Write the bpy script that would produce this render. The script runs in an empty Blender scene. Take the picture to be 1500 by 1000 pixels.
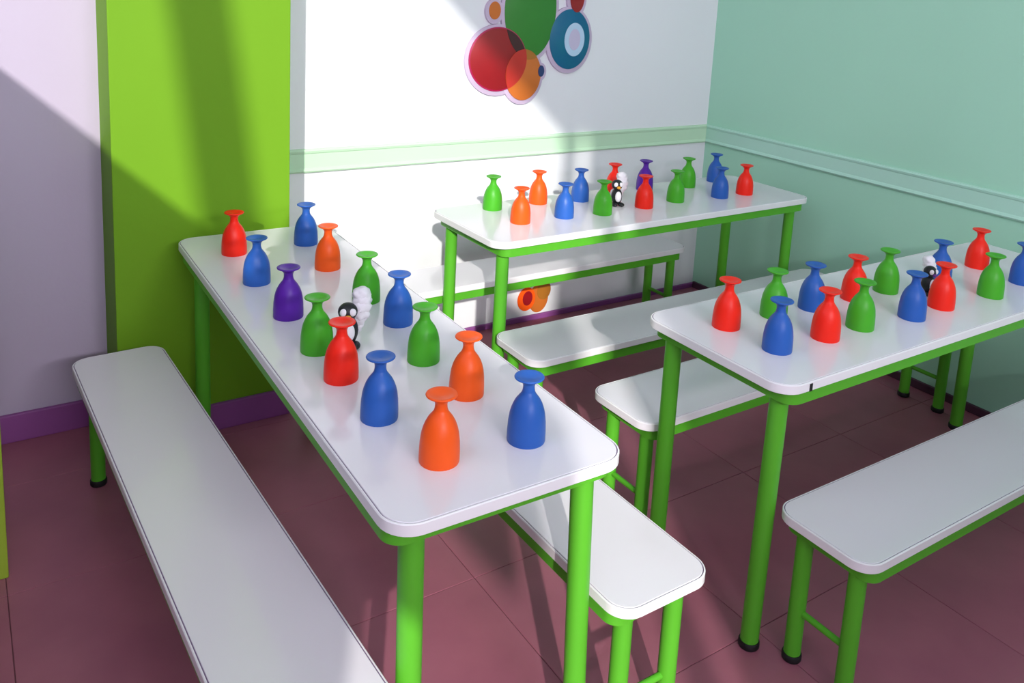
import bpy, bmesh, math, random
from mathutils import Vector, Matrix, noise
random.seed(7)
S = bpy.context.scene
COL = S.collection

# ------------------------------------------------------------------ camera
def make_camera():
    f, cx, cy = 1253.08, 787.35, 200.72            # focal length / principal point, 1500x1000 frame
    yaw, pitch, roll = 0.60506, -0.17622, 0.05767
    C = Vector((-0.4714, 0.1731, 1.3594))
    fw = Vector((math.sin(yaw)*math.cos(pitch), math.cos(yaw)*math.cos(pitch), math.sin(pitch)))
    rt = Vector((math.cos(yaw), -math.sin(yaw), 0)); up = rt.cross(fw)
    r2 = math.cos(roll)*rt + math.sin(roll)*up
    u2 = -math.sin(roll)*rt + math.cos(roll)*up
    cd = bpy.data.cameras.new('camera'); co = bpy.data.objects.new('camera', cd); COL.objects.link(co)
    cd.sensor_fit = 'HORIZONTAL'; cd.sensor_width = 36; cd.lens = f/1500*36
    cd.shift_x = -(cx-750)/1500; cd.shift_y = (cy-500)/1500
    cd.clip_start = .02; cd.clip_end = 200
    M = Matrix((r2, u2, -fw)).transposed().to_4x4(); M.translation = C
    co.matrix_world = M
    S.camera = co
make_camera()

# ------------------------------------------------------------------ light
w = bpy.data.worlds.new('sky'); S.world = w; w.use_nodes = True
bg = w.node_tree.nodes['Background']
bg.inputs[0].default_value = (.78, .81, 1.0, 1); bg.inputs[1].default_value = 2.2
SUN_DIR = Vector((.51, 1, -.48)).normalized()
sd = bpy.data.lights.new('sun', 'SUN'); sd.energy = 3.7; sd.angle = math.radians(.9); sd.color = (1, .97, .90)
so = bpy.data.objects.new('sun', sd); COL.objects.link(so)
so.rotation_euler = SUN_DIR.to_track_quat('-Z', 'Y').to_euler(); so.location = (-4, -6, 6)
V = S.view_settings
V.view_transform = 'Standard'; V.look = 'None'; V.gamma = 1; V.exposure = 0.0; V.use_curve_mapping = False
FILL_W = 44

# ------------------------------------------------------------------ materials
def lin(r, g, b):
    c = lambda v: (v/12.92 if v <= .04045 else ((v+.055)/1.055)**2.4)
    return (c(r/255), c(g/255), c(b/255), 1)
MATS = {}
def mat(name, rgb, rough=.5, var=.06, scale=6, bump=0, bscale=80, spec=.5, coat=0, metallic=0, var_rgb=None):
    m = bpy.data.materials.new(name); m.use_nodes = True
    nt = m.node_tree; b = nt.nodes['Principled BSDF']
    tc = nt.nodes.new('ShaderNodeTexCoord'); nz = nt.nodes.new('ShaderNodeTexNoise')
    nz.inputs['Scale'].default_value = scale; nz.inputs['Detail'].default_value = 4
    nt.links.new(tc.outputs['Object'], nz.inputs['Vector'])
    mx = nt.nodes.new('ShaderNodeMix'); mx.data_type = 'RGBA'
    base = lin(*rgb)
    o = lin(*var_rgb) if var_rgb else tuple(max(0, c*(1-var*2)) for c in base[:3])+(1,)
    mx.inputs[6].default_value = base; mx.inputs[7].default_value = o
    nt.links.new(nz.outputs['Fac'], mx.inputs[0]); nt.links.new(mx.outputs[2], b.inputs['Base Color'])
    b.inputs['Roughness'].default_value = rough
    b.inputs['Specular IOR Level'].default_value = spec
    b.inputs['Coat Weight'].default_value = coat
    b.inputs['Metallic'].default_value = metallic
    if bump:
        n2 = nt.nodes.new('ShaderNodeTexNoise'); n2.inputs['Scale'].default_value = bscale
        nt.links.new(tc.outputs['Object'], n2.inputs['Vector'])
        bp = nt.nodes.new('ShaderNodeBump'); bp.inputs['Strength'].default_value = bump; bp.inputs['Distance'].default_value = .002
        nt.links.new(n2.outputs['Fac'], bp.inputs['Height']); nt.links.new(bp.outputs['Normal'], b.inputs['Normal'])
    MATS[name] = m
    return m
mat('white_paint', (236, 236, 240), .6, .02, 3, .15, 60)
mat('lilac_paint', (190, 178, 200), .6, .03, 3, .15, 60)
mat('mint_paint', (174, 228, 200), .55, .02, 3, .15, 60)
mat('green_paint', (112, 162, 30), .6, .04, 3, .15, 60, spec=.2)
mat('rail_green', (196, 228, 196), .45, .02, 5)
mat('rail_mint', (184, 230, 210), .45, .02, 5)
mat('skirting_purple', (150, 80, 152), .5, .1, 8)
mat('skirting_dark', (84, 48, 70), .5, .1, 8)
mat('tile', (178, 108, 124), .42, .1, 5, .2, 40, var_rgb=(142, 80, 100))
mat('grout', (112, 66, 76), .8, .1, 20)
mat('laminate', (234, 230, 236), .13, .02, 4, spec=.65)
mat('edging', (238, 236, 238), .3, .01, 10)
mat('seam', (120, 96, 132), .6, .05, 20)
mat('green_metal', (88, 176, 44), .4, .04, 10, spec=.3)
mat('green_frame', (150, 178, 50), .4, .05, 10)
mat('rubber', (18, 16, 20), .6, .1, 30)
mat('cup_orange', (250, 92, 22), .4, .03, 20, spec=.3)
mat('cup_red', (248, 38, 18), .4, .03, 20, spec=.3)
mat('cup_green', (72, 172, 38), .4, .03, 20, spec=.3)
mat('cup_blue', (42, 94, 178), .4, .03, 20, spec=.3)
mat('cup_purple', (88, 30, 158), .4, .03, 20, spec=.3)
mat('toy_black', (20, 24, 28), .5, .05, 20)
mat('toy_white', (236, 232, 238), .8, .03, 20)
mat('toy_yellow', (232, 160, 40), .5, .03, 20)
mat('toy_violet', (96, 40, 130), .5, .03, 20)
mat('art_white', (200, 180, 206), .5, .02, 10)
mat('art_red', (156, 24, 32), .35, .12, 12)
mat('art_red_edge', (176, 20, 84), .35, .05, 12)
mat('art_dark', (66, 30, 34), .35, .1, 12)
mat('art_red_orange', (196, 48, 40), .35, .08, 12)
mat('art_green', (56, 134, 48), .35, .08, 12)
mat('art_olive', (176, 112, 40), .35, .08, 12)
mat('art_orange', (206, 112, 44), .35, .06, 12)
mat('art_blue', (8, 88, 140), .35, .1, 12, var_rgb=(6, 110, 130))
mat('art_paleblue', (186, 212, 236), .35, .03, 12)
mat('art_pink', (200, 190, 218), .35, .03, 12)
mat('art_navy', (44, 60, 110), .35, .05, 12)
mat('wood', (150, 110, 74), .6, .12, 10)
mat('bark', (86, 66, 50), .9, .2, 12, .8, 30)
mat('leaf', (60, 110, 46), .7, .2, 12)
mat('ceiling_paint', (240, 240, 240), .7, .01, 3)
mat('ground', (150, 140, 120), .9, .1, 2)
def emis(name, col, st):
    m = bpy.data.materials.new(name); m.use_nodes = True
    b = m.node_tree.nodes['Principled BSDF']
    b.inputs['Emission Color'].default_value = col; b.inputs['Emission Strength'].default_value = st
    MATS[name] = m
emis('fill_lamp_glow', (1, .97, .92, 1), 1.5)

# ------------------------------------------------------------------ mesh helpers
def obj(name, bm, m, parent=None, smooth=False, loc=None):
    me = bpy.data.meshes.new(name)
    bmesh.ops.recalc_face_normals(bm, faces=bm.faces)
    bm.to_mesh(me); bm.free()
    me.materials.append(MATS[m])
    if smooth:
        for p in me.polygons: p.use_smooth = True
    o = bpy.data.objects.new(name, me); COL.objects.link(o)
    if parent: o.parent = parent
    if loc: o.location = loc
    return o
def smooth_by_angle(o, deg=35):
    me = o.data
    for p in me.polygons: p.use_smooth = True
    me.set_sharp_from_angle(angle=math.radians(deg))
def box(bm, x0, x1, y0, y1, z0, z1, bev=0):
    r = bmesh.ops.create_cube(bm, size=1)
    for v in r['verts']:
        v.co = Vector((x0+(v.co.x+.5)*(x1-x0), y0+(v.co.y+.5)*(y1-y0), z0+(v.co.z+.5)*(z1-z0)))
    if bev:
        es = {e for v in r['verts'] for e in v.link_edges}
        bmesh.ops.bevel(bm, geom=list(es), offset=bev, segments=2, affect='EDGES', profile=.6)
def bx(name, m, dims, parent=None, bev=0):
    bm = bmesh.new(); box(bm, *dims, bev=bev); return obj(name, bm, m, parent)
def tube(bm, p, q, r, n=20, r2=None):
    p, q = Vector(p), Vector(q); d = (q-p); L = d.length
    M = Matrix.Translation((p+q)/2) @ d.to_track_quat('Z', 'Y').to_matrix().to_4x4()
    bmesh.ops.create_cone(bm, cap_ends=True, segments=n, radius1=r, radius2=r if r2 is None else r2, depth=L, matrix=M)
def rounded(x0, x1, y0, y1, r, n=8):
    pts = []
    for cx, cy, a0 in ((x1-r, y1-r, 0), (x0+r, y1-r, 90), (x0+r, y0+r, 180), (x1-r, y0+r, 270)):
        for k in range(n+1):
            a = math.radians(a0+90*k/n); pts.append((cx+r*math.cos(a), cy+r*math.sin(a)))
    return pts
def loft(bm, loops, cap0=True, cap1=True, closed=True):
    L = [[bm.verts.new(p) for p in lp] for lp in loops]
    n = len(L[0])
    for a, b in zip(L, L[1:]):
        for i in range(n):
            j = (i+1) % n
            bm.faces.new((a[i], a[j], b[j], b[i]))
    if cap0: bm.faces.new(L[0][::-1])
    if cap1: bm.faces.new(L[-1])
    return L
def lathe(bm, prof, n=32, close=False):
    loops = []
    for r, z in prof:
        loops.append([(r*math.cos(2*math.pi*k/n), r*math.sin(2*math.pi*k/n), z) for k in range(n)])
    if close: loops.append(loops[0])
    return loft(bm, loops, cap0=False, cap1=False)
def tag(o, label=None, cat=None, group=None, kind=None):
    if label: o['label'] = label
    if cat: o['category'] = cat
    if group: o['group'] = group
    if kind: o['kind'] = kind
    return o
def thing(name, label, cat, loc, rotz=0, group=None):
    o = bpy.data.objects.new(name, None); COL.objects.link(o)
    o.empty_display_size = .05
    o.location = loc; o.rotation_euler = (0, 0, rotz)
    return tag(o, label, cat, group)
def struct(o, label=None, cat=None):
    o['kind'] = 'structure'
    if label: o['label'] = label
    if cat: o['category'] = cat
    return o

# ------------------------------------------------------------------ the room
XR, YB, YL, YP = 2.3602, 2.9151, 2.827, 2.63
XL, YR, ZC = -.90, -2.6, 3.4
PX0, PX1 = -.139, .340          # green pillar
ZS = .083
# floor: grout bed plus square tiles with recessed joints
fl = struct(bx('floor', 'grout', (XL, XR, YR, YB, -.06, -.002)), 'maroon square tiled floor', 'floor')
T = .45; gx0 = .465-4*T; gy0 = 1.68-10*T; tg = .0018
tile_cache = {}
def tile(x0, x1, y0, y1):
    key = (round(x1-x0, 4), round(y1-y0, 4))
    if key not in tile_cache:
        bm = bmesh.new(); box(bm, -(x1-x0)/2, (x1-x0)/2, -(y1-y0)/2, (y1-y0)/2, -.003, 0, bev=.0012)
        o = obj('floor_tile', bm, 'tile', fl); tile_cache[key] = o
    else:
        o = tile_cache[key].copy(); COL.objects.link(o)
    o.location = ((x0+x1)/2, (y0+y1)/2, 0)
for i in range(9):
    for j in range(14):
        x0, x1 = max(gx0+i*T, XL), min(gx0+(i+1)*T, XR); y0, y1 = max(gy0+j*T, YR), min(gy0+(j+1)*T, YB)
        if x1-x0 > .02 and y1-y0 > .02: tile(x0+tg/2, x1-tg/2, y0+tg/2, y1-tg/2)
struct(bx('wall_back', 'white_paint', (PX1-.05, XR+.1, YB, YB+.12, 0, ZC)), 'white back wall with pale green chair rail', 'wall')
struct(bx('wall_alcove', 'lilac_paint', (XL-.1, PX0+.05, YL, YL+.2, 0, ZC)), 'pale lilac wall beside the green pillar', 'wall')
struct(bx('wall_pillar', 'green_paint', (PX0, PX1, YP, YB+.12, 0, ZC), bev=.003), 'bright lime green pillar between lilac and white walls', 'wall')
struct(bx('wall_right', 'mint_paint', (XR, XR+.12, YR, YB, 0, ZC)), 'mint green wall with chair rail', 'wall')
struct(bx('wall_rear', 'white_paint', (XL-.1, XR+.12, YR-.12, YR, 0, ZC)), 'white wall opposite the bubble art', 'wall')
struct(bx('wall_added_blocker', 'white_paint', (.2, 1.35, -1.1, -1.0, 0, 1.55), bev=.004), 'added half-height white light blocker opposite the tables', 'wall')  # unseen half-wall, added to keep the fill lamps off the right side
struct(bx('ceiling', 'ceiling_paint', (XL-.1, XR+.12, YR-.12, YB+.12, ZC, ZC+.1)), 'white ceiling', 'ceiling')
# left wall with its window and door openings (y0, y1, z0, z1)
OPEN = [(.12, 1.95, 1.56, 3.10), (-1.235, .12, 1.83, 3.10), (-1.235, -.48, .70, 1.36), (-1.96, -1.235, 0, 1.98), (-1.30, -1.235, 1.98, 2.22), (-1.96, -1.70, 1.98, 2.22), (-1.96, -1.235, 2.22, 3.10), (-2.22, -2.06, 0, 2.1), (-2.22, -2.06, 2.6, 3.20)]
def wall_left():
    ys = sorted({YR, YL} | {v for o in OPEN for v in o[:2]}); zs = sorted({0, ZC} | {v for o in OPEN for v in o[2:]})
    bm = bmesh.new()
    for a, b in zip(ys, ys[1:]):
        for c, d in zip(zs, zs[1:]):
            m, n = (a+b)/2, (c+d)/2
            if any(o[0] < m < o[1] and o[2] < n < o[3] for o in OPEN): continue
            box(bm, XL-.04, XL, a, b, c, d)
    bmesh.ops.remove_doubles(bm, verts=bm.verts, dist=1e-5)
    return struct(obj('wall_left', bm, 'lilac_paint'), 'pale lilac wall with tall windows and a doorway', 'wall')
wall_left()
# skirting boards
struct(bx('baseboard_alcove', 'skirting_purple', (XL, PX0, YL-.014, YL, 0, ZS), bev=.003), 'purple skirting board under the lilac wall', 'baseboard')
struct(bx('baseboard_pillar', 'skirting_purple', (PX0-.012, PX1, YP-.014, YP, 0, ZS), bev=.003), 'purple skirting board round the green pillar', 'baseboard')
struct(bx('baseboard_back', 'skirting_purple', (PX1, XR, YB-.012, YB, 0, .022), bev=.003), 'low purple skirting strip under the white wall', 'baseboard')
struct(bx('baseboard_right', 'skirting_dark', (XR-.012, XR, YR, YB-.012, 0, .03), bev=.003), 'low dark maroon skirting strip under the mint wall', 'baseboard')
# chair rails: flat board with a bead along its lower and upper edge
ZR0, ZR1 = .693, .776
def rail(name, m, along_x, a, b, wallc, label):
    sec = [(0, 0), (.010, .002), (.014, .008), (.010, .015), (.007, .018), (.007, .066), (.010, .069), (.012, .076), (.008, .082), (0, .083)]
    bm = bmesh.new(); loops = []
    for t in (a, b):
        loops.append([((t, wallc-d, ZR0+z) if along_x else (wallc-d, t, ZR0+z)) for d, z in sec])
    loft(bm, loops)
    return struct(obj(name, bm, m), label, 'trim')
rail('trim_1', 'rail_green', True, PX1, XR-.001, YB, 'pale green chair rail along the white back wall')
rail('trim_2', 'rail_mint', False, YR, YB-.001, XR, 'mint chair rail along the mint wall')
# outside: ground and a leaning tree whose trunk shades the window
struct(bx('ground', 'ground', (-9, XL-.05, -12, 8, -.3, -.1)), 'dry ground outside the windows', 'ground')
def tree():
    t = thing('leaning_tree', 'leaning tree outside the windows', 'tree', (-1.9, -2.55, -.1))
    bm = bmesh.new()
    loops = []
    for k in range(9):
        z = k*.62; c = (0.03*math.sin(k*1.3), .405*z, z)
        r = .095-.0035*k
        loops.append([(c[0]+r*math.cos(a*math.pi/8), c[1]+r*math.sin(a*math.pi/8), z) for a in range(16)])
    loft(bm, loops); obj('trunk', bm, 'bark', t, True)
    bm = bmesh.new()
    for k in range(9):
        M = Matrix.Translation((random.uniform(-.5, .5), 2.2+random.uniform(-.5, .5), 5.6+random.uniform(-.2, .5)))
        bmesh.ops.create_icosphere(bm, subdivisions=2, radius=random.uniform(.35, .5), matrix=M)
    for v in bm.verts: v.co += Vector(noise.noise_vector(v.co*4))*.12
    obj('crown', bm, 'leaf', t)
tree()
# unseen fill lamps, added on the rear wall to brighten the room
def fill_lamp(x, label):
    t = thing('fill_lamp', label, 'lamp', (x, YR, 2.35), 0, 'added fill lamps on the rear wall')
    bm = bmesh.new(); box(bm, -.42, .42, 0, .05, -.05, .05, bev=.006); obj('housing', bm, 'white_paint', t)
    bm = bmesh.new(); tube(bm, (-.40, .075, 0), (.40, .075, 0), .022, 16); obj('tube', bm, 'fill_lamp_glow', t)
    ld = bpy.data.lights.new('fill_light', 'AREA'); ld.shape = 'RECTANGLE'; ld.size = .8; ld.size_y = .2; ld.energy = FILL_W; ld.color = (.94, .90, 1)
    lo = bpy.data.objects.new('fill_light', ld); COL.objects.link(lo); lo.parent = t; lo.location = (0, .11, 0); lo.rotation_euler = (math.radians(90), 0, 0)
for x, l in ((-.40, 'added fill lamp on the rear wall by the windows'), (.55, 'added fill lamp in the middle of the rear wall')): fill_lamp(x, l)

# ------------------------------------------------------------------ tables and benches
def slab(parent, hx, hy, z, r, name):
    t, bw, gap = .020, .003, .0020
    bm = bmesh.new()
    o = lambda d, zz: [(x, y, zz) for x, y in rounded(-hx+d, hx-d, -hy+d, hy-d, r-d)]
    loft(bm, [o(bw+gap, z-t), o(bw+gap, z-.0008), o(bw+gap+.0008, z)])
    top = obj(name, bm, 'laminate', parent); smooth_by_angle(top)
    bm = bmesh.new()
    loft(bm, [o(bw, z-t), o(.001, z-t), o(0, z-t+.001), o(0, z-.002), o(.0014, z-.0004), o(bw, z-.0004), o(bw, z-t)], False, False)
    e = obj('edge_band', bm, 'edging', parent); smooth_by_angle(e)
    bm = bmesh.new()
    loft(bm, [o(bw, z-t+.001), o(bw, z-.0020), o(bw+gap, z-.0020), o(bw+gap, z-t+.001), o(bw, z-t+.001)], False, False)
    obj('seam', bm, 'seam', parent)
    return z-t
def frame(parent, hx, hy, z1, h, inset, r):
    bm = bmesh.new()
    ex, ey = (.020, 0) if hx > hy else (0, .020)      # the end rails sit further in than the long ones
    o = lambda d, zz: [(x, y, zz) for x, y in rounded(-hx+d+ex, hx-d-ex, -hy+d+ey, hy-d-ey, max(r-d, .006))]
    a, b = inset, inset+.022
    loft(bm, [o(a, z1), o(a, z1-h), o(b, z1-h), o(b, z1), o(a, z1)], False, False)
    f = obj('apron_frame', bm, 'green_metal', parent); smooth_by_angle(f)
def leg(parent, x, y, ztop, r, dx=0, dy=0):
    # dx, dy: how far the foot stands out from the top end
    bm = bmesh.new(); tube(bm, (x, y, ztop), (x+dx, y+dy, .012), r, 24)
    l = obj('leg', bm, 'green_metal', parent); smooth_by_angle(l)
    bm = bmesh.new(); lathe(bm, [(0.0001, 0), (r+.001, 0), (r+.003, .003), (r+.003, .013), (r+.0015, .016), (r-.002, .016)], 24)
    k = obj('rubber_foot', bm, 'rubber', l, loc=(x+dx, y+dy, 0)); smooth_by_angle(k)
def table(label, xa, xb, ya, yb, rot, splay=None):
    hx, hy = (xb-xa)/2, (yb-ya)/2
    t = thing('dining_table', label, 'table', ((xa+xb)/2, (ya+yb)/2, 0), rot, 'long children tables')
    z = slab(t, hx, hy, .62, .05, 'tabletop')
    frame(t, hx, hy, z, .028, .008, .04)
    d = .056
    for i, (sx, sy) in enumerate(((-1, -1), (1, -1), (1, 1), (-1, 1))):
        dx, dy = (splay or {}).get((sx, sy), (0, 0))
        leg(t, sx*(hx-d), sy*(hy-d), z-.004, .0195, dx, dy)
    return t
def bench(label, xa, xb, ya, yb, rot):
    hx, hy = (xb-xa)/2, (yb-ya)/2
    t = thing('bench', label, 'bench', ((xa+xb)/2, (ya+yb)/2, 0), rot, 'long children benches')
    z = slab(t, hx, hy, .3377, .045, 'seat')
    frame(t, hx, hy, z, .030, .008, .036)
    d = .05
    for sx, sy in ((-1, -1), (1, -1), (1, 1), (-1, 1)): leg(t, sx*(hx-d), sy*(hy-d), z-.004, .0175)
    for s in (-1, 1):
        bm = bmesh.new()
        if hx > hy: tube(bm, (s*(hx-d), -(hy-d), .115), (s*(hx-d), hy-d, .115), .007, 12)
        else: tube(bm, (-(hx-d), s*(hy-d), .115), (hx-d, s*(hy-d), .115), .007, 12)
        o = obj('stretcher', bm, 'green_metal', t); smooth_by_angle(o)
    return t
TA = table('long white table with its end against the green pillar', -.0051, .4146, 1.1219, 2.5673, -.0126, {(1, -1): (.022, 0), (-1, -1): (.008, 0)})
TB = table('long white table under the bubble wall art', .7889, 2.2081, 2.1775, 2.5985, .013)
TC = table('long white table running up to the mint wall, chipped edge', .821, 2.2534, 1.1513, 1.5738, -.0012, {(-1, -1): (-.010, 0)})
bm = bmesh.new(); box(bm, -.004, .004, -.0008, .0012, -.009, .007)
tag(obj('edge_chip', bm, 'rubber', TC, loc=(-.716+.075, -.2118, .609)), 'dark chip in the white edging')
bench('bench in front of the lilac wall, beside the pillar table', -.2366, -.0145, 1.1062, 2.5385, .0389)
bench('bench between the pillar table and the two other tables', .393, .614, 1.103, 2.5353, .006)
bench('bench in front of the table under the bubble art', .8005, 2.2329, 1.966, 2.193, -.002)
bench('bench against the white back wall, behind a table', .549, 1.9813, 2.578, 2.805, .0066)
bench('bench on the near open side of the table reaching the mint wall', .868, 2.3004, .958, 1.183, -.006)
bench('bench tucked behind the chipped table, its rounded end poking out', .8483, 2.305, 1.5600, 1.788, .008)

# ------------------------------------------------------------------ upturned cups
CR, CH = .032, .1124
PROF_BOWL = [(.985, 0), (1.0, .02), (1.0, .15), (.975, .30), (.92, .42), (.85, .50), (.75, .575), (.63, .64), (.50, .69), (.39, .73), (.335, .765)]
PROF_FOOT = [(.335, .765), (.31, .80), (.30, .84), (.32, .88), (.40, .915), (.55, .945), (.70, .965), (.76, .975), (.775, .985), (.76, .996), (.72, 1.0), (.5, .985), (.3, .97), (.001, .96)]
def cup_mesh():
    bm = bmesh.new()
    out = [(r*CR, z*CH) for r, z in PROF_BOWL]
    inn = [(max(r*CR-.0022, .002), max(z*CH-.0015, 0)) for r, z in PROF_BOWL]
    lathe(bm, [(.001, inn[-1][1])]+inn[::-1]+out+[(.001, out[-1][1])], 36)
    me1 = obj('bowl', bm, 'cup_blue').data
    bm = bmesh.new(); lathe(bm, [(.001, .765*CH)]+[(r*CR, z*CH) for r, z in PROF_FOOT], 36)
    me2 = obj('foot', bm, 'cup_blue').data
    for me in (me1, me2):
        for p in me.polygons: p.use_smooth = True
        me.set_sharp_from_angle(angle=math.radians(50))
    for n in ('bowl', 'foot'): bpy.data.objects.remove(bpy.data.objects[n])
    return me1, me2
BOWL, FOOT = cup_mesh()
CUPM = {}
def cup_data(color):
    if color not in CUPM:
        r = []
        for me in (BOWL, FOOT):
            m = me.copy(); m.materials.clear(); m.materials.append(MATS['cup_'+color]); r.append(m)
        CUPM[color] = r
    return CUPM[color]
def cup(color, x, y, label, group):
    t = thing('cup', label, 'cup', (x, y, .62), random.uniform(0, 6), group)
    for n, me in zip(('bowl', 'foot'), cup_data(color)):
        o = bpy.data.objects.new(n, me); COL.objects.link(o); o.parent = t
ORD = ['first', 'second', 'third', 'fourth', 'fifth', 'sixth', 'seventh']
CUPS_A = [  # pairs counted from the pillar: bench-side cup, then the one across
    (('red', .113, 2.386), ('blue', .308, 2.394)), (('blue', .102, 2.147), ('orange', .289, 2.177)),
    (('purple', .102, 1.914), ('green', .288, 1.928)), (('green', .096, 1.721), ('blue', .298, 1.777)),
    (('red', .093, 1.584), ('green', .263, 1.585)), (('blue', .096, 1.418), ('orange', .269, 1.424)),
    (('orange', .124, 1.253), ('blue', .278, 1.240))]
for k, pr in enumerate(CUPS_A):
    for c, x, y in pr:
        cup(c, x, y, f'upturned {c} cup in the {ORD[k]} pair from the green pillar', 'upturned cups on the pillar table')
CUPS_B = [  # pairs counted from the mint wall: wall-side cup, then the one nearer the front bench
    (('blue', 2.042, 2.537), ('red', 1.996, 2.336)), (('green', 1.865, 2.511), ('blue', 1.861, 2.334)),
    (('purple', 1.666, 2.535), ('green', 1.655, 2.353)), (('red', 1.508, 2.525), ('red', 1.487, 2.332)),
    (('blue', 1.329, 2.493), ('green', 1.293, 2.319)), (('orange', 1.168, 2.519), ('blue', 1.147, 2.336)),
    (('green', .980, 2.511), ('orange', .979, 2.339))]
for k, pr in enumerate(CUPS_B):
    for q, (c, x, y) in enumerate(pr):
        side = (' on its wall side' if q == 0 else ' on its bench side') if k == 3 else ''
        cup(c, x, y, f'upturned {c} cup under the bubble art, {ORD[k]} pair from mint wall{side}', 'upturned cups on the table under the art')
CUPS_C = [  # pairs counted from the free end of the table
    (('red', .949, 1.432), ('blue', .955, 1.290)), (('green', 1.104, 1.428), ('red', 1.107, 1.283)),
    (('blue', 1.231, 1.419), ('green', 1.236, 1.285)), (('red', 1.388, 1.412), ('blue', 1.411, 1.265)),
    (('green', 1.522, 1.411), ('red', 1.550, 1.273)), (('blue', 1.743, 1.395), ('green', 1.759, 1.260)),
    (('red', 1.977, 1.417), ('blue', 1.953, 1.276))]
for k, pr in enumerate(CUPS_C):
    for c, x, y in pr:
        cup(c, x, y, f'upturned {c} cup on the chipped table, {ORD[k]} pair from its free end', 'upturned cups on the chipped table')

# ------------------------------------------------------------------ black and white figurines
def blob(bm, c, r, sub=3, rough=0, fr=60):
    q = bmesh.ops.create_icosphere(bm, subdivisions=sub, radius=1)
    for v in q['verts']:
        d = v.co.copy()
        v.co = Vector((c[0]+d.x*r[0], c[1]+d.y*r[1], c[2]+d.z*r[2]))
        if rough: v.co += d*noise.noise(v.co*fr)*rough
def figurine(x, y, rot, label, fluff='toy_white', accent='toy_yellow', sc=1.35):
    t = thing('animal_figurine', label, 'figurine', (x, y, .62), rot, 'black and white table figurines')
    t.scale = (sc, sc, sc)
    bm = bmesh.new(); blob(bm, (0, 0, .024), (.014, .016, .022)); obj('body', bm, 'toy_black', t, True)
    bm = bmesh.new(); blob(bm, (0, -.012, .025), (.0085, .0065, .014)); obj('belly', bm, 'toy_white', t, True)
    bm = bmesh.new(); blob(bm, (-.002, -.003, .055), (.0145, .014, .0135)); h = obj('head', bm, 'toy_black', t, True)
    for s in (-1, 1):
        bm = bmesh.new(); blob(bm, (s*.0065-.002, -.0135, .057), (.0055, .004, .006)); e = obj('eye_patch', bm, 'toy_white', h, True)
        bm = bmesh.new(); blob(bm, (s*.009, -.012, .005), (.008, .013, .005)); obj('foot', bm, 'toy_black', t, True)
    bm = bmesh.new(); blob(bm, (-.002, -.017, .050), (.005, .005, .004)); obj('muzzle', bm, accent, h, True)
    bm = bmesh.new()
    for k in range(7):
        a = -.5+k*.42
        blob(bm, (.008+.012*math.sin(a), .020+.003*math.cos(k), .018+.0088*k), (.0175-.0007*k, .013, .013), 3, .004, 150)
    obj('tail', bm, fluff, t, True)
figurine(.160, 1.715, -.35, 'small black figurine with fluffy white tail on the pillar table')
figurine(1.410, 2.390, -.35, 'small black figurine with fluffy white tail under the bubble art')
figurine(1.605, 1.345, -.2, 'small black figurine with white tail between cups on the chipped table', accent='toy_violet', sc=1.15)

# ------------------------------------------------------------------ wall art
def disc(bm, cx, cz, rx, rz, y0, y1, n=48):
    loft(bm, [[(cx+rx*s*math.cos(2*math.pi*k/n), y, cz+rz*s*math.sin(2*math.pi*k/n)) for k in range(n)]
              for y, s in ((y0, 1), (y1+.0006, 1), (y1, .99))])
art = thing('wall_art', 'wall art of overlapping red, green, orange and blue bubbles', 'wall art', (1.38, YB, 1.12))
AX, AZ = 1.38, 1.12
def bub(name, m, cx, cz, rx, rz, d0, d1, label=None, parent=None):
    bm = bmesh.new(); disc(bm, cx-AX, cz-AZ, rx, rz, -d0, -d1)
    o = obj(name, bm, m, parent or art); smooth_by_angle(o)
    if label: o['label'] = label
    return o
def lens(name, m, A, B, d0, d1, label, parent):
    # overlap of two ellipses as its own thin piece
    ins = lambda e, x, z: ((x-e[0])/e[2])**2+((z-e[1])/e[3])**2 <= 1.0005
    pts = []
    for E, F in ((A, B), (B, A)):
        for k in range(240):
            a = 2*math.pi*k/240; x, z = E[0]+E[2]*math.cos(a), E[1]+E[3]*math.sin(a)
            if ins(F, x, z): pts.append((x, z))
    mx, mz = sum(p[0] for p in pts)/len(pts), sum(p[1] for p in pts)/len(pts)
    pts.sort(key=lambda p: math.atan2(p[1]-mz, p[0]-mx))
    bm = bmesh.new(); loft(bm, [[(x-AX, -d, z-AZ) for x, z in pts] for d in (d0, d1)])
    o = obj(name, bm, m, parent); o['label'] = label
RED = (1.216, 1.075, .126, .121); GRN = (1.353, 1.267, .117, .188); ORA = (1.332, 1.016, .080, .098); BLU = (1.544, 1.154, .097, .118)
def rim(e, g): return (e[0], e[1]-g*.25, e[2]+g, e[3]+g)
WB = 0
for e in (RED, GRN, ORA, BLU, (1.193, 1.256, .025, .033), (1.568, 1.317, .033, .057), (1.412, 1.03, .014, .022)):
    WB += .0003
    bub('white_backing', 'art_white', *rim(e, .014), 0, .010+WB)
bub('green_bubble', 'art_green', *GRN, .006, .0135)
r_ = bub('red_bubble', 'art_red_edge', *RED, .006, .0145)
bub('red_face', 'art_red', RED[0], RED[1], RED[2]-.005, RED[3]-.005, .0145, .0153, parent=r_)
lens('overlap', 'art_dark', (RED[0], RED[1], RED[2]-.004, RED[3]-.004), GRN, .0153, .0160, 'dark overlap of red and green bubbles', r_)
o_ = bub('orange_bubble', 'art_orange', *ORA, .006, .0170)
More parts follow.
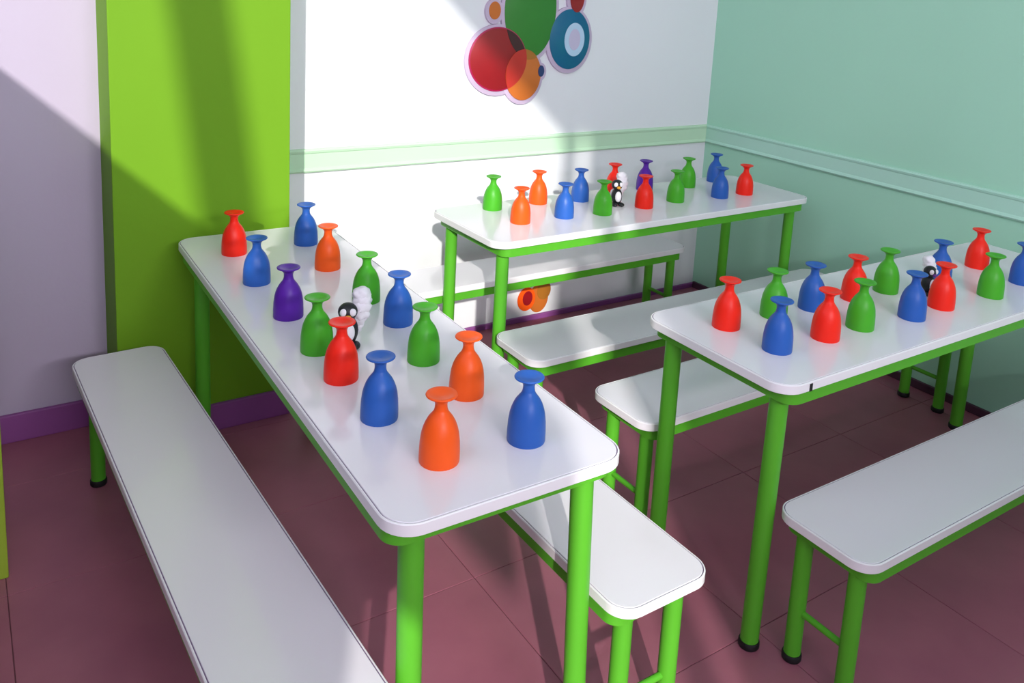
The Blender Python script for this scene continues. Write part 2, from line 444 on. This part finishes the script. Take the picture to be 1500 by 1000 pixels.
lens('overlap', 'art_red_orange', ORA, RED, .0170, .0178, 'red overlap of orange and red bubbles', o_)
lens('overlap', 'art_olive', ORA, (GRN[0], GRN[1]-.005, GRN[2], GRN[3]), .0170, .0175, 'brown overlap of orange and green bubbles', o_)
b_ = bub('blue_ring_bubble', 'art_blue', *BLU, .006, .0145)
h_ = bub('ring_hole', 'art_paleblue', 1.566, 1.153, .049, .066, .0145, .0152, parent=b_)
bub('hole_centre', 'art_pink', 1.566, 1.153, .028, .042, .0152, .0156, parent=b_)
bub('small_orange_bubble', 'art_orange', 1.193, 1.256, .025, .033, .006, .0140)
bub('small_red_bubble', 'art_red', 1.568, 1.317, .033, .057, .006, .0170)
bub('small_navy_bubble', 'art_navy', 1.412, 1.03, .014, .022, .006, .0190)
# low decal near the floor
dec = thing('wall_decal', 'small orange bubble decal low on the white wall', 'wall decal', (1.45, YB, .09))
AX, AZ = 1.45, .09
def bub2(name, m, cx, cz, rx, rz, d0, d1, parent=None):
    bm = bmesh.new(); disc(bm, cx-AX, cz-AZ, rx, rz, -d0, -d1); o = obj(name, bm, m, parent or dec); smooth_by_angle(o); return o
bub2('orange_bubble', 'art_orange', 1.475, .088, .048, .062, 0, .003)
bub2('orange_bubble', 'art_olive', 1.500, .118, .034, .040, .003, .0038)
k_ = bub2('orange_bubble', 'cup_orange', 1.413, .094, .043, .050, .0038, .0060)
bub2('red_centre', 'art_red', 1.418, .097, .024, .031, .006, .0066, k_)

# ------------------------------------------------------------------ green rack at the lilac wall
def rack():
    t = thing('storage_rack', 'lime green metal rack standing by the lilac wall', 'rack', (-.636, 2.33, 0))
    hx, hy, hz = .195, .125, .92
    for sx in (-1, 1):
        for sy in (-1, 1):
            bm = bmesh.new(); box(bm, sx*hx-.012, sx*hx+.012, sy*hy-.012, sy*hy+.012, 0, hz, bev=.003); obj('post', bm, 'green_frame', t)
    for z in (.03, .22, .52, .86):
        bm = bmesh.new(); box(bm, -hx+.012, hx-.012, -hy-.008, hy+.008, z, z+.025, bev=.003); obj('shelf', bm, 'green_frame', t)
rack()
